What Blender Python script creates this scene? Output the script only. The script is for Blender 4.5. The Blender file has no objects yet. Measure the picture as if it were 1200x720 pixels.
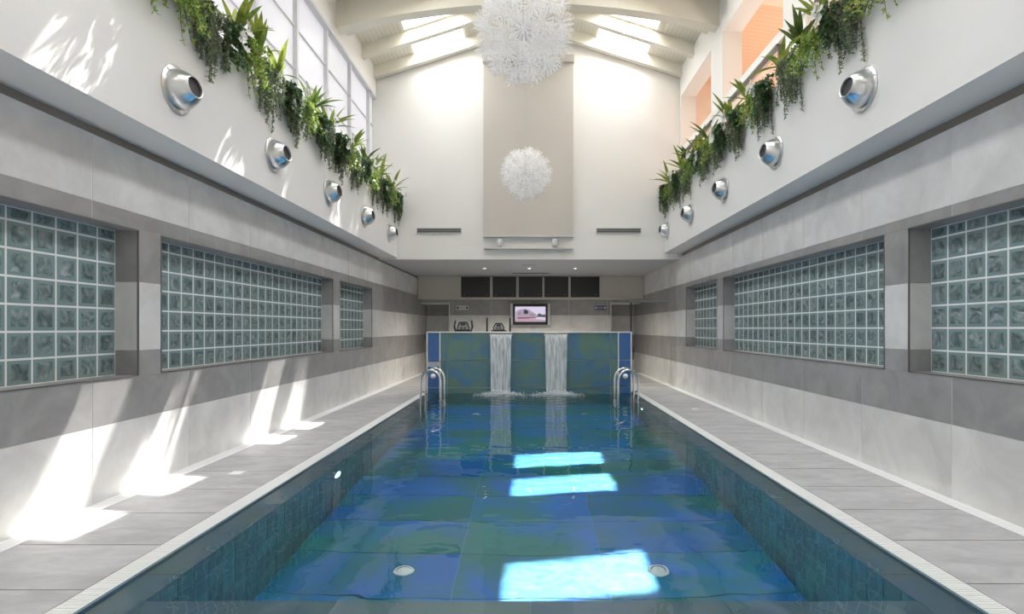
import bpy, bmesh, math, random
from mathutils import Vector, Matrix, noise
random.seed(7)
sc = bpy.context.scene
COL = sc.collection
PI = math.pi
R = math.radians

# ------------------------------------------------------------------ camera
FPX = 640.0                      # focal length in pixels of the 1200x720 frame
EYE = 1.38
cam = bpy.data.objects.new('camera', bpy.data.cameras.new('camera'))
COL.objects.link(cam)
cam.location = (0, 0, EYE)
cam.rotation_euler = (R(90), 0, 0)
cam.data.sensor_width = 36.0
cam.data.lens = FPX / 1200 * 36.0
cam.data.shift_x = -22 / 1200
cam.data.shift_y = 25 / 1200
cam.data.clip_start = 0.05
sc.camera = cam

# ------------------------------------------------------------------ world, sun, exposure
sc.view_settings.view_transform = 'Standard'
sc.view_settings.look = 'None'
sc.view_settings.gamma = 1.0
sc.view_settings.use_curve_mapping = False
sc.view_settings.exposure = 0.74
SKY = 13.0
world = bpy.data.worlds.new('daylight_sky')
sc.world = world
world.use_nodes = True
bg = world.node_tree.nodes['Background']
bg.inputs[0].default_value = (0.96, 0.98, 1.0, 1)
bg.inputs[1].default_value = SKY
sun = bpy.data.lights.new('sun', 'SUN')
sun.energy = 12.0
sun.angle = R(0.6)
sun.color = (1.0, 0.965, 0.9)
sun.cycles.is_caustics_light = True
sun_o = bpy.data.objects.new('sun', sun)
sun_o.rotation_euler = Vector((-0.19, -0.53, -1)).to_track_quat('-Z', 'Y').to_euler()
sun_o.location = (2, 14, 12)
COL.objects.link(sun_o)

# ------------------------------------------------------------------ layout (metres, camera at x=0 y=0)
WL, WR = -3.42, 3.40             # tiled lower walls
FL, FR = -3.04, 3.05             # parapet faces
SL, SR = 2.985, 3.095             # parapet undersides
WTL, WTR = 2.90, 3.00            # top of wall tiles
PT = 4.25                        # parapet top, window side
PTR = 4.40                       # parapet top, gallery side
UL, UR = -3.52, 3.40             # upper walls
YR, YF, YB = -3.0, 12.43, 17.0   # rear wall, far upper wall, gym back wall
GZ = 2.95                        # gym ceiling
RIDGE, SLOPE = 8.40, 0.32
def roofz(x): return RIDGE - SLOPE * abs(x)
PX, PYN, PYF, PZ = 2.0, 2.8, 11.6, -1.4      # basin inner faces and depth
WX, WYN, WYF = 2.2, 2.5, 11.7                # water outline
BANDS = [0.0, 0.60, 1.19, 1.785, 2.38]
PERIOD = 2.93
BAYS = []
for k in range(5):
    a = 12.38 - PERIOD * k
    BAYS += [(a - 0.97, a), (a - 1.93, a - 0.97)]
SKX = (1.46, 2.63)               # skylight extent either side of the ridge

# portals: daylight arrives through the skylights
BAYS = [(a + 0.23, b - 0.12) for a, b in BAYS]      # clear opening between the rafters
for (y0, y1) in BAYS:
    for s in (-1, 1):
        L = bpy.data.lights.new('skylight_daylight', 'AREA')
        L.shape = 'RECTANGLE'
        L.size = SKX[1] - SKX[0]; L.size_y = y1 - y0
        L.cycles.is_portal = True
        o = bpy.data.objects.new('skylight_daylight', L)
        xm = s * sum(SKX) / 2
        o.location = (xm, (y0 + y1) / 2, roofz(xm) + 0.10)
        o.rotation_euler = (0, s * math.atan(SLOPE), 0)
        COL.objects.link(o)
# added warm fill light for the gallery, out of sight behind the sill
L = bpy.data.lights.new('gallery_fill', 'AREA'); L.shape = 'RECTANGLE'
L.size = 1.2; L.size_y = 12.0; L.energy = 95; L.color = (1.0, 0.86, 0.76)
o = bpy.data.objects.new('gallery_fill', L); o.location = (5.2, 6.0, 4.50); o.rotation_euler = (PI, 0, 0); COL.objects.link(o)

# ------------------------------------------------------------------ materials
def new_mat(name):
    m = bpy.data.materials.new(name); m.use_nodes = True
    return m, m.node_tree.nodes, m.node_tree.links, m.node_tree.nodes['Principled BSDF']
def plain(name, col, rough=0.5, metal=0.0, emit=None, estr=0.0, spec=0.5, vary=0.0, bump=0.0, bscale=60):
    m, N, K, b = new_mat(name)
    b.inputs['Base Color'].default_value = (*col, 1)
    b.inputs['Roughness'].default_value = rough
    b.inputs['Metallic'].default_value = metal
    b.inputs['Specular IOR Level'].default_value = spec
    if emit:
        b.inputs['Emission Color'].default_value = (*emit, 1); b.inputs['Emission Strength'].default_value = estr
    if vary or bump:
        g = N.new('ShaderNodeNewGeometry'); n = N.new('ShaderNodeTexNoise')
        n.inputs['Scale'].default_value = bscale if bump else 3.0; n.inputs['Detail'].default_value = 4
        K.new(g.outputs['Position'], n.inputs['Vector'])
        if vary:
            n2 = N.new('ShaderNodeTexNoise'); n2.inputs['Scale'].default_value = 2.2; n2.inputs['Detail'].default_value = 5
            K.new(g.outputs['Position'], n2.inputs['Vector'])
            r = N.new('ShaderNodeMapRange'); r.inputs[3].default_value = 1 - vary; r.inputs[4].default_value = 1 + vary
            K.new(n2.outputs['Fac'], r.inputs[0])
            h = N.new('ShaderNodeHueSaturation'); h.inputs['Color'].default_value = (*col, 1)
            K.new(r.outputs[0], h.inputs['Value']); K.new(h.outputs[0], b.inputs['Base Color'])
        if bump:
            bp = N.new('ShaderNodeBump'); bp.inputs['Strength'].default_value = bump; bp.inputs['Distance'].default_value = 0.01
            K.new(n.outputs['Fac'], bp.inputs['Height']); K.new(bp.outputs[0], b.inputs['Normal'])
    return m
def mottled(name, c1, c2, scale, rough, lo=0.35, hi=0.65, rnd=0.08, detail=5, bump=0.0, stretch=(1, 1, 1), distort=0.6):
    """two-tone cloudy stone / glaze with a small tint per piece"""
    m, N, K, b = new_mat(name)
    g = N.new('ShaderNodeNewGeometry'); mp = N.new('ShaderNodeMapping')
    oi = N.new('ShaderNodeObjectInfo')
    sc3 = N.new('ShaderNodeVectorMath'); sc3.operation = 'SCALE'; sc3.inputs[0].default_value = (17, 11, 23)
    K.new(oi.outputs['Random'], sc3.inputs['Scale'])
    ad = N.new('ShaderNodeVectorMath'); ad.operation = 'ADD'
    K.new(g.outputs['Position'], ad.inputs[0]); K.new(sc3.outputs[0], ad.inputs[1])
    K.new(ad.outputs[0], mp.inputs['Vector']); mp.inputs['Scale'].default_value = stretch
    n = N.new('ShaderNodeTexNoise'); n.inputs['Scale'].default_value = scale; n.inputs['Detail'].default_value = detail
    n.inputs['Roughness'].default_value = 0.6; n.inputs['Distortion'].default_value = distort
    K.new(mp.outputs[0], n.inputs['Vector'])
    r = N.new('ShaderNodeMapRange'); r.inputs[1].default_value = lo; r.inputs[2].default_value = hi
    K.new(n.outputs['Fac'], r.inputs[0])
    mx = N.new('ShaderNodeMix'); mx.data_type = 'RGBA'
    mx.inputs[6].default_value = (*c1, 1); mx.inputs[7].default_value = (*c2, 1)
    K.new(r.outputs[0], mx.inputs[0])
    h = N.new('ShaderNodeHueSaturation')
    rr = N.new('ShaderNodeMapRange'); rr.inputs[3].default_value = 1 - rnd; rr.inputs[4].default_value = 1 + rnd
    K.new(oi.outputs['Random'], rr.inputs[0]); K.new(rr.outputs[0], h.inputs['Value'])
    K.new(mx.outputs[2], h.inputs['Color']); K.new(h.outputs[0], b.inputs['Base Color'])
    b.inputs['Roughness'].default_value = rough
    if bump:
        bp = N.new('ShaderNodeBump'); bp.inputs['Strength'].default_value = bump; bp.inputs['Distance'].default_value = 0.008
        n2 = N.new('ShaderNodeTexNoise'); n2.inputs['Scale'].default_value = scale * 5; n2.inputs['Detail'].default_value = 6
        K.new(g.outputs['Position'], n2.inputs['Vector'])
        K.new(n2.outputs['Fac'], bp.inputs['Height']); K.new(bp.outputs[0], b.inputs['Normal'])
    return m
def thin_glass(name, tint=(1, 1, 1), base=0.06, rough=0.02):
    m, N, K, b = new_mat(name); N.remove(b)
    t = N.new('ShaderNodeBsdfTransparent'); t.inputs[0].default_value = (*tint, 1)
    g = N.new('ShaderNodeBsdfGlossy'); g.inputs['Roughness'].default_value = rough
    f = N.new('ShaderNodeLayerWeight'); pw = N.new('ShaderNodeMath'); pw.operation = 'POWER'; pw.inputs[1].default_value = 4.0
    K.new(f.outputs['Facing'], pw.inputs[0])
    ma = N.new('ShaderNodeMath'); ma.operation = 'MULTIPLY_ADD'; ma.inputs[1].default_value = 0.7; ma.inputs[2].default_value = 0.03
    K.new(pw.outputs[0], ma.inputs[0])
    mx = N.new('ShaderNodeMixShader')
    K.new(ma.outputs[0], mx.inputs[0]); K.new(t.outputs[0], mx.inputs[1]); K.new(g.outputs[0], mx.inputs[2])
    K.new(mx.outputs[0], N['Material Output'].inputs[0])
    return m
M = {}
M['white'] = plain('warm_white_paint', (0.80, 0.785, 0.755), 0.6, vary=0.015)
M['white_cool'] = plain('parapet_white_paint', (0.76, 0.75, 0.735), 0.55, vary=0.02)
M['greige'] = plain('greige_panel_paint', (0.55, 0.515, 0.465), 0.6, vary=0.02)
M['tile_light'] = mottled('light_cement_tile', (0.60, 0.595, 0.585), (0.74, 0.735, 0.725), 2.3, 0.38, rnd=0.03)
M['tile_dark'] = mottled('dark_cement_tile', (0.275, 0.268, 0.267), (0.36, 0.352, 0.348), 2.6, 0.36, rnd=0.04)
M['grout'] = plain('light_grout', (0.88, 0.87, 0.86), 0.8)
M['deck'] = mottled('deck_stone', (0.36, 0.355, 0.365), (0.49, 0.485, 0.49), 2.8, 0.42, rnd=0.05, bump=0.25, stretch=(1, 2.2, 1))
M['deck_joint'] = plain('deck_joint', (0.12, 0.115, 0.11), 0.8)
M['gap'] = plain('bronze_shadow_gap', (0.30, 0.265, 0.235), 0.5, 0.3)
M['pool'] = mottled('pool_floor_glaze', (0.006, 0.17, 0.56), (0.02, 0.21, 0.21), 0.75, 0.35, lo=0.40, hi=0.58, rnd=0.10, detail=5)
M['pool_wall'] = mottled('pool_wall_glaze', (0.03, 0.20, 0.23), (0.045, 0.23, 0.20), 2.0, 0.3, rnd=0.28)
M['pool_joint'] = plain('pool_joint', (0.26, 0.42, 0.46), 0.6)
M['pool_floor_joint'] = plain('pool_floor_joint', (0.07, 0.25, 0.45), 0.6)
M['ledge'] = mottled('pool_ledge_slate', (0.085, 0.155, 0.165), (0.06, 0.13, 0.20), 2.0, 0.3, rnd=0.12)
M['fall_tile'] = mottled('waterfall_panel_glaze', (0.07, 0.19, 0.33), (0.125, 0.235, 0.20), 2.6, 0.22, lo=0.36, hi=0.58, rnd=0.08)
M['fall_blue'] = mottled('pillar_blue_glaze', (0.04, 0.13, 0.40), (0.06, 0.17, 0.33), 2.5, 0.22, rnd=0.08)
M['joint_pale'] = plain('pale_blue_joint', (0.40, 0.46, 0.48), 0.5)
M['grate'] = plain('white_grate_plastic', (0.86, 0.86, 0.85), 0.45)
M['dark_gutter'] = plain('dark_gutter', (0.05, 0.05, 0.05), 0.7)
M['mortar'] = plain('white_mortar', (0.86, 0.87, 0.87), 0.6)
M['steel_trim'] = plain('thin_steel_trim', (0.22, 0.21, 0.20), 0.35, 0.6)
M['chrome'] = plain('polished_steel', (0.82, 0.82, 0.80), 0.18, 1.0)
M['brushed'] = plain('brushed_aluminium', (0.66, 0.67, 0.68), 0.30, 1.0)
M['nozzle_hole'] = plain('dark_nozzle_mouth', (0.035, 0.035, 0.04), 0.6)
M['beam'] = plain('cream_painted_timber', (0.78, 0.745, 0.65), 0.55, vary=0.05)
M['frost'] = plain('frosted_window_pane', (0.40, 0.40, 0.42), 0.35, emit=(0.94, 0.93, 1.0), estr=0.27)  # daylight behind the panes is put in as emission
M['mullion'] = plain('pale_mullion_paint', (0.64, 0.64, 0.66), 0.5)
M['rail_grey'] = plain('grey_rail_metal', (0.20, 0.21, 0.22), 0.4, 0.6)
M['glass'] = thin_glass('clear_glass')
M['glass_door'] = thin_glass('door_glass', (0.90, 0.90, 0.89))

M['lamp_core'] = plain('lamp_core', (0.62, 0.62, 0.62), 0.5)
M['cord'] = plain('pale_cord', (0.55, 0.53, 0.50), 0.6)
M['black'] = plain('black_panel', (0.014, 0.014, 0.015), 0.35)
M['black_plastic'] = plain('black_plastic', (0.012, 0.012, 0.013), 0.4)
M['grey_plastic'] = plain('grey_plastic', (0.28, 0.30, 0.31), 0.4)
M['silver'] = plain('silver_plastic', (0.36, 0.36, 0.36), 0.4, 0.3)
M['cab'] = plain('cabinet_cream_paint', (0.52, 0.50, 0.46), 0.6)
M['gymceil'] = plain('gym_ceiling_paint', (0.42, 0.43, 0.44), 0.6)
M['peach'] = plain('peach_gallery_paint', (0.84, 0.70, 0.58), 0.6, vary=0.05)
M['rear'] = plain('rear_wall_paint', (0.70, 0.69, 0.67), 0.6)
M['lamp_on'] = plain('lit_lamp', (0.9, 0.9, 0.9), 0.5, emit=(1, 0.96, 0.9), estr=6)
M['globe'] = plain('white_globe', (0.85, 0.85, 0.84), 0.3)
M['inlet'] = plain('pale_inlet', (0.80, 0.92, 0.92), 0.4)
M['pool_lamp'] = plain('lit_pool_lamp', (0.6, 0.95, 0.95), 0.3, emit=(0.45, 0.95, 1.0), estr=4.0)
M['plate'] = plain('white_plate', (0.62, 0.63, 0.64), 0.5)
M['ink'] = plain('dark_ink', (0.03, 0.035, 0.05), 0.6)
M['blue_ink'] = plain('blue_ink', (0.05, 0.08, 0.22), 0.6)
M['soil'] = plain('soil', (0.05, 0.035, 0.025), 0.9)

def boards(name, col, axis, pitch, dark=0.72):
    m, N, K, b = new_mat(name)
    g = N.new('ShaderNodeNewGeometry'); s = N.new('ShaderNodeSeparateXYZ'); K.new(g.outputs['Position'], s.inputs[0])
    d = N.new('ShaderNodeMath'); d.operation = 'DIVIDE'; d.inputs[1].default_value = pitch; K.new(s.outputs[axis], d.inputs[0])
    fr = N.new('ShaderNodeMath'); fr.operation = 'FRACT'; K.new(d.outputs[0], fr.inputs[0])
    lt = N.new('ShaderNodeMath'); lt.operation = 'LESS_THAN'; lt.inputs[1].default_value = 0.09; K.new(fr.outputs[0], lt.inputs[0])
    mx = N.new('ShaderNodeMix'); mx.data_type = 'RGBA'
    mx.inputs[6].default_value = (*col, 1); mx.inputs[7].default_value = (*[c * dark for c in col], 1)
    K.new(lt.outputs[0], mx.inputs[0]); K.new(mx.outputs[2], b.inputs['Base Color'])
    bp = N.new('ShaderNodeBump'); bp.invert = True; bp.inputs['Distance'].default_value = 0.01
    K.new(lt.outputs[0], bp.inputs['Height']); K.new(bp.outputs[0], b.inputs['Normal'])
    b.inputs['Roughness'].default_value = 0.6
    return m
M['boards'] = boards('cream_ceiling_boards', (0.74, 0.70, 0.60), 0, 0.085)
M['peach_boards'] = boards('peach_gallery_boards', (0.80, 0.54, 0.37), 1, 0.12, 0.8)

def leaf_mat(name, c1, c2, trans=0.25):
    m, N, K, b = new_mat(name)
    g = N.new('ShaderNodeNewGeometry')
    n = N.new('ShaderNodeTexNoise'); n.inputs['Scale'].default_value = 9; K.new(g.outputs['Position'], n.inputs['Vector'])
    mx = N.new('ShaderNodeMix'); mx.data_type = 'RGBA'
    mx.inputs[6].default_value = (*c1, 1); mx.inputs[7].default_value = (*c2, 1)
    r = N.new('ShaderNodeMapRange'); r.inputs[1].default_value = 0.35; r.inputs[2].default_value = 0.65
    K.new(n.outputs['Fac'], r.inputs[0]); K.new(r.outputs[0], mx.inputs[0]); K.new(mx.outputs[2], b.inputs['Base Color'])
    b.inputs['Roughness'].default_value = 0.45
    t = N.new('ShaderNodeBsdfTranslucent'); K.new(mx.outputs[2], t.inputs[0])
    ms = N.new('ShaderNodeMixShader'); ms.inputs[0].default_value = trans
    K.new(b.outputs[0], ms.inputs[1]); K.new(t.outputs[0], ms.inputs[2]); K.new(ms.outputs[0], N['Material Output'].inputs[0])
    return m
M['leaf_grey'] = leaf_mat('grey_green_leaf', (0.13, 0.18, 0.10), (0.25, 0.31, 0.18))
M['leaf_dark'] = leaf_mat('dark_ivy_leaf', (0.04, 0.10, 0.035), (0.10, 0.20, 0.07))
M['leaf_bright'] = leaf_mat('bright_green_leaf', (0.20, 0.34, 0.06), (0.40, 0.50, 0.12))
M['leaf_spike'] = leaf_mat('yellow_green_blade', (0.13, 0.21, 0.035), (0.36, 0.40, 0.07))
M['leaf_spike_dark'] = leaf_mat('olive_blade', (0.05, 0.10, 0.02), (0.14, 0.19, 0.05))
M['paper'] = leaf_mat('white_paper_petal', (0.90, 0.895, 0.89), (0.92, 0.915, 0.91), 0.4)
M['petal_white'] = leaf_mat('white_petal', (0.75, 0.76, 0.72), (0.85, 0.85, 0.82))
M['stem'] = plain('brown_stem', (0.09, 0.085, 0.04), 0.7)

# glass block: opaque teal, wavy glass tones and darker interior put into the colour
def block_mat():
    m, N, K, b = new_mat('wavy_glass_block')
    tc = N.new('ShaderNodeTexCoord'); oi = N.new('ShaderNodeObjectInfo')
    ad = N.new('ShaderNodeVectorMath'); ad.operation = 'ADD'
    s3 = N.new('ShaderNodeVectorMath'); s3.operation = 'SCALE'; s3.inputs[0].default_value = (3, 5, 7); K.new(oi.outputs['Random'], s3.inputs['Scale'])
    K.new(tc.outputs['Object'], ad.inputs[0]); K.new(s3.outputs[0], ad.inputs[1])
    n = N.new('ShaderNodeTexNoise'); n.inputs['Scale'].default_value = 9; n.inputs['Detail'].default_value = 1.5; n.inputs['Distortion'].default_value = 1.6
    K.new(ad.outputs[0], n.inputs['Vector'])
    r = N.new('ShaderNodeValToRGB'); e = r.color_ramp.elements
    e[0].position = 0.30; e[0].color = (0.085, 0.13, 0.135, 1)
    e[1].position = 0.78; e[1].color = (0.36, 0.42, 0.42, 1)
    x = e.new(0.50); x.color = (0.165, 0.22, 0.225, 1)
    K.new(n.outputs['Fac'], r.inputs[0])
    h = N.new('ShaderNodeHueSaturation'); rr = N.new('ShaderNodeMapRange'); rr.inputs[3].default_value = 0.8; rr.inputs[4].default_value = 1.2
    K.new(oi.outputs['Random'], rr.inputs[0]); K.new(rr.outputs[0], h.inputs['Value']); K.new(r.outputs[0], h.inputs['Color'])
    K.new(h.outputs[0], b.inputs['Base Color'])
    b.inputs['Roughness'].default_value = 0.08; b.inputs['IOR'].default_value = 1.5
    bp = N.new('ShaderNodeBump'); bp.inputs['Strength'].default_value = 0.9; bp.inputs['Distance'].default_value = 0.025
    K.new(n.outputs['Fac'], bp.inputs['Height']); K.new(bp.outputs[0], b.inputs['Normal'])
    return m
M['block'] = block_mat()
M['block_edge'] = plain('glass_block_edge', (0.22, 0.315, 0.32), 0.2)

def water_mat():
    m, N, K, b = new_mat('pool_water')
    b.inputs['Base Color'].default_value = (1, 1, 1, 1); b.inputs['Roughness'].default_value = 0.0
    b.inputs['IOR'].default_value = 1.333; b.inputs['Transmission Weight'].default_value = 1.0
    return m
M['water'] = water_mat()
def sheet_mat():
    m, N, K, b = new_mat('falling_water')
    tc = N.new('ShaderNodeNewGeometry'); mp = N.new('ShaderNodeMapping'); mp.inputs['Scale'].default_value = (34, 34, 1.6)
    K.new(tc.outputs['Position'], mp.inputs[0])
    n = N.new('ShaderNodeTexNoise'); n.inputs['Scale'].default_value = 1.0; n.inputs['Detail'].default_value = 4; K.new(mp.outputs[0], n.inputs['Vector'])
    r = N.new('ShaderNodeMapRange'); r.inputs[1].default_value = 0.32; r.inputs[2].default_value = 0.70; r.inputs[3].default_value = 0.40; r.inputs[4].default_value = 0.92
    K.new(n.outputs['Fac'], r.inputs[0])
    b.inputs['Base Color'].default_value = (0.80, 0.84, 0.85, 1); b.inputs['Roughness'].default_value = 0.15
    t = N.new('ShaderNodeBsdfTransparent'); ms = N.new('ShaderNodeMixShader')
    K.new(r.outputs[0], ms.inputs[0]); K.new(t.outputs[0], ms.inputs[1]); K.new(b.outputs[0], ms.inputs[2])
    K.new(ms.outputs[0], N['Material Output'].inputs[0])
    return m
M['sheet'] = sheet_mat()
M['foam'] = plain('white_foam', (0.82, 0.86, 0.88), 0.4)

# ------------------------------------------------------------------ mesh helpers
def link(name, me, parent=None, loc=(0, 0, 0), rot=(0, 0, 0)):
    o = bpy.data.objects.new(name, me); COL.objects.link(o)
    o.location = loc; o.rotation_euler = rot
    if parent: o.parent = parent
    return o
def mesh(name, verts, faces, mat, smooth=False):
    me = bpy.data.meshes.new(name); me.from_pydata([tuple(v) for v in verts], [], faces)
    mats = mat if isinstance(mat, (list, tuple)) else [mat]
    for x in mats: me.materials.append(M[x] if isinstance(x, str) else x)
    if smooth:
        for p in me.polygons: p.use_smooth = True
    me.update()
    return me
class MB:
    def __init__(s): s.v, s.f, s.mi = [], [], []
    def add(s, verts, faces, mi=0):
        n = len(s.v); s.v += [tuple(x) for x in verts]; s.f += [tuple(i + n for i in fc) for fc in faces]; s.mi += [mi] * len(faces)
    def box(s, a, b, mi=0):
        x0, y0, z0 = a; x1, y1, z1 = b
        s.add([(x0,y0,z0),(x1,y0,z0),(x1,y1,z0),(x0,y1,z0),(x0,y0,z1),(x1,y0,z1),(x1,y1,z1),(x0,y1,z1)],
              [(0,3,2,1),(4,5,6,7),(0,1,5,4),(1,2,6,5),(2,3,7,6),(3,0,4,7)], mi)
    def tube(s, pts, r, n=10, cap=True, mi=0):
        pts = [Vector(p) for p in pts]; rs = r if isinstance(r, (list, tuple)) else [r] * len(pts)
        rings = []; up = None
        for i, p in enumerate(pts):
            t = (pts[min(i + 1, len(pts) - 1)] - pts[max(i - 1, 0)]).normalized()
            if up is None:
                up = t.orthogonal().normalized()
            up = (up - t * up.dot(t)).normalized(); w = t.cross(up)
            rings.append([p + rs[i] * (math.cos(2*PI*k/n) * up + math.sin(2*PI*k/n) * w) for k in range(n)])
        vs = [v for r_ in rings for v in r_]; fs = []
        for i in range(len(pts) - 1):
            for k in range(n):
                fs.append((i*n+k, i*n+(k+1) % n, (i+1)*n+(k+1) % n, (i+1)*n+k))
        if cap:
            fs.append(tuple(range(n))[::-1]); fs.append(tuple((len(pts)-1)*n + k for k in range(n)))
        s.add(vs, fs, mi)
    def lathe(s, prof, n=32, axis='Z', mi=0, cap0=False, cap1=False):
        vs = []; fs = []
        for (r, h) in prof:
            for k in range(n):
                c, q = r * math.cos(2*PI*k/n), r * math.sin(2*PI*k/n)
                vs.append((c, q, h) if axis == 'Z' else (h, c, q) if axis == 'X' else (c, h, q))
        for i in range(len(prof) - 1):
            for k in range(n):
                fs.append((i*n+k, i*n+(k+1) % n, (i+1)*n+(k+1) % n, (i+1)*n+k))
        if cap0: fs.append(tuple(range(n))[::-1])
        if cap1: fs.append(tuple((len(prof)-1)*n + k for k in range(n)))
        s.add(vs, fs, mi)
    def prism(s, poly, y0, y1, mi=0):        # polygon in x,z extruded along y
        n = len(poly); vs = [(x, y0, z) for x, z in poly] + [(x, y1, z) for x, z in poly]
        fs = [tuple(range(n)), tuple(range(n, 2*n))[::-1]] + [(i, i+n, (i+1) % n + n, (i+1) % n) for i in range(n)]
        s.add(vs, fs, mi)
    def mesh(s, name, mat, smooth=False):
        me = mesh(name, s.v, s.f, mat, smooth)
        if isinstance(mat, (list, tuple)):
            for p, i in zip(me.polygons, s.mi): p.material_index = i
        bm = bmesh.new(); bm.from_mesh(me); bmesh.ops.recalc_face_normals(bm, faces=bm.faces); bm.to_mesh(me); bm.free()
        return me
    def build(s, name, mat, parent=None, loc=(0,0,0), rot=(0,0,0), smooth=False):
        return link(name, s.mesh(name, mat, smooth), parent, loc, rot)
def auto_smooth(o, ang=40):
    me = o.data
    for p in me.polygons: p.use_smooth = True
    me.set_sharp_from_angle(angle=R(ang))
    return o
_bc = {}
def box(name, a, b, mat, parent=None, bevel=0.0):
    """box object between two corners (in the parent's space); meshes shared by size and material"""
    d = tuple(round(abs(b[i] - a[i]), 4) for i in range(3)); key = (d, mat, bevel)
    if key not in _bc:
        if bevel:
            bm = bmesh.new(); bmesh.ops.create_cube(bm, size=1)
            for v in bm.verts: v.co = Vector((v.co.x*d[0], v.co.y*d[1], v.co.z*d[2]))
            bmesh.ops.bevel(bm, geom=bm.edges[:], offset=bevel, segments=1, affect='EDGES')
            me = bpy.data.meshes.new(name); bm.to_mesh(me); bm.free(); me.materials.append(M[mat])
        else:
            m = MB(); m.box((-d[0]/2, -d[1]/2, -d[2]/2), (d[0]/2, d[1]/2, d[2]/2)); me = m.mesh(name, mat)
        _bc[key] = me
    return link(name, _bc[key], parent, tuple((a[i] + b[i]) / 2 for i in range(3)))
def empty(name, loc=(0,0,0), rotz=0):
    o = bpy.data.objects.new(name, None); COL.objects.link(o); o.location = loc; o.rotation_euler = (0, 0, rotz); o.empty_display_size = 0.1
    return o
def tag(o, label, cat, group=None, kind=None):
    o['label'] = label; o['category'] = cat
    if group: o['group'] = group
    if kind: o['kind'] = kind
    return o
def struct(o, label=None):
    o['kind'] = 'structure'
    if label: o['label'] = label
    return o
ORD = ['first', 'second', 'third', 'fourth', 'fifth', 'sixth', 'seventh', 'eighth', 'ninth', 'tenth', 'eleventh', 'twelfth', 'thirteenth',
       'fourteenth', 'fifteenth', 'sixteenth', 'seventeenth', 'eighteenth', 'nineteenth', 'twentieth']

# ================================================================== STRUCTURE
# ---- floor (base slab with a hole for the basin) and deck slabs
m = MB()
for s in (-1, 1):
    a, b = sorted((s * 2.36, s * 3.8)); m.box((a, YR, -0.25), (b, 18.2, -0.012))
m.box((-2.36, YR, -0.25), (2.36, WYN - 0.16, -0.012))
m.box((-2.36, 12.06, -0.25), (2.36, 18.2, -0.012))
floor = struct(m.build('floor', 'deck_joint'), 'grey stone deck around the pool')
for s, j0, pitch in ((-1, 2.88, 0.6), (1, 2.95, 0.605)):
    xi, xo = s * 2.357, s * 3.262
    y = j0 - 3 * pitch
    while y < YB + 0.8:
        a, b = sorted((xi, xo))
        box('slab', (a, y + 0.005, -0.012), (b, y + pitch - 0.005, 0.0), 'deck', floor)
        y += pitch
y = WYN - 0.16
for k in range(6):
    for i in range(4):
        x0 = -2.35 + i * 1.175
        box('slab', (x0 + 0.003, y - (k+1)*0.9 + 0.003, -0.012), (x0 + 1.172, y - k*0.9 - 0.003, 0.0), 'deck', floor)
for k in range(8):
    for i in range(4):
        x0 = -2.35 + i * 1.175
        box('slab', (x0 + 0.003, 12.07 + k*0.6 + 0.003, -0.012), (x0 + 1.172, 12.07 + (k+1)*0.6 - 0.003, 0.0), 'deck', floor)

# ---- lower tiled walls with glass-block windows
def subtract(rect, holes):
    rs = [rect]
    for (hy0, hy1, hz0, hz1) in holes:
        out = []
        for (y0, y1, z0, z1) in rs:
            if hy1 <= y0 or hy0 >= y1 or hz1 <= z0 or hz0 >= z1: out.append((y0, y1, z0, z1)); continue
            if z0 < hz0: out.append((y0, y1, z0, hz0))
            if z1 > hz1: out.append((y0, y1, hz1, z1))
            a, b = max(z0, hz0), min(z1, hz1)
            if y0 < hy0: out.append((y0, hy0, a, b))
            if y1 > hy1: out.append((hy1, y1, a, b))
        rs = out
    return rs
WINL = [(2.366, 4.766), (5.05, 9.45), (9.78, 11.78)]
WINR = [(2.52, 4.92), (5.25, 9.65), (9.97, 11.97)]
LZ, RZ = (0.965, 2.24), (0.985, 2.285)
RECESS = 0.20
_blk = {}
def block_mesh(w, h, var):
    """pillowed glass block face with shallow waves, local +x faces the room, y width, z height"""
    key = (round(w, 3), round(h, 3), var)
    if key in _blk: return _blk[key]
    n = 7; vs = []; fs = []; mi = []
    rn = random.Random(var * 13 + int(h * 1000))
    ph = [rn.uniform(0, 6) for _ in range(4)]
    for j in range(n + 1):
        for i in range(n + 1):
            u, v = i / n * 2 - 1, j / n * 2 - 1
            e = max(abs(u), abs(v)); x = 0.005 if e < 0.99 else 0.001
            if e < 0.8: x = 0.0045 + 0.002 * math.sin(3.5 * u + 2 * v + ph[0]) + 0.002 * math.sin(5 * v - 2 * u + ph[1])
            vs.append((x, u * w / 2, v * h / 2))
    for j in range(n):
        for i in range(n):
            a = j * (n + 1) + i; fs.append((a, a + 1, a + n + 2, a + n + 1)); mi.append(1 if i in (0, n-1) or j in (0, n-1) else 0)
    o = len(vs)
    for (u, v) in ((-1, -1), (1, -1), (1, 1), (-1, 1)):
        vs += [(0, u*w/2, v*h/2), (-0.02, u*w/2, v*h/2)]
    for k in range(4):
        k2 = (k + 1) % 4; fs.append((o+2*k, o+2*k2, o+2*k2+1, o+2*k+1)); mi.append(1)
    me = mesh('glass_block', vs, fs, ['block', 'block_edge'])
    for p, q in zip(me.polygons, mi): p.material_index = q; p.use_smooth = p.index < n*n
    _blk[key] = me
    return me
wcount = 0
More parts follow.
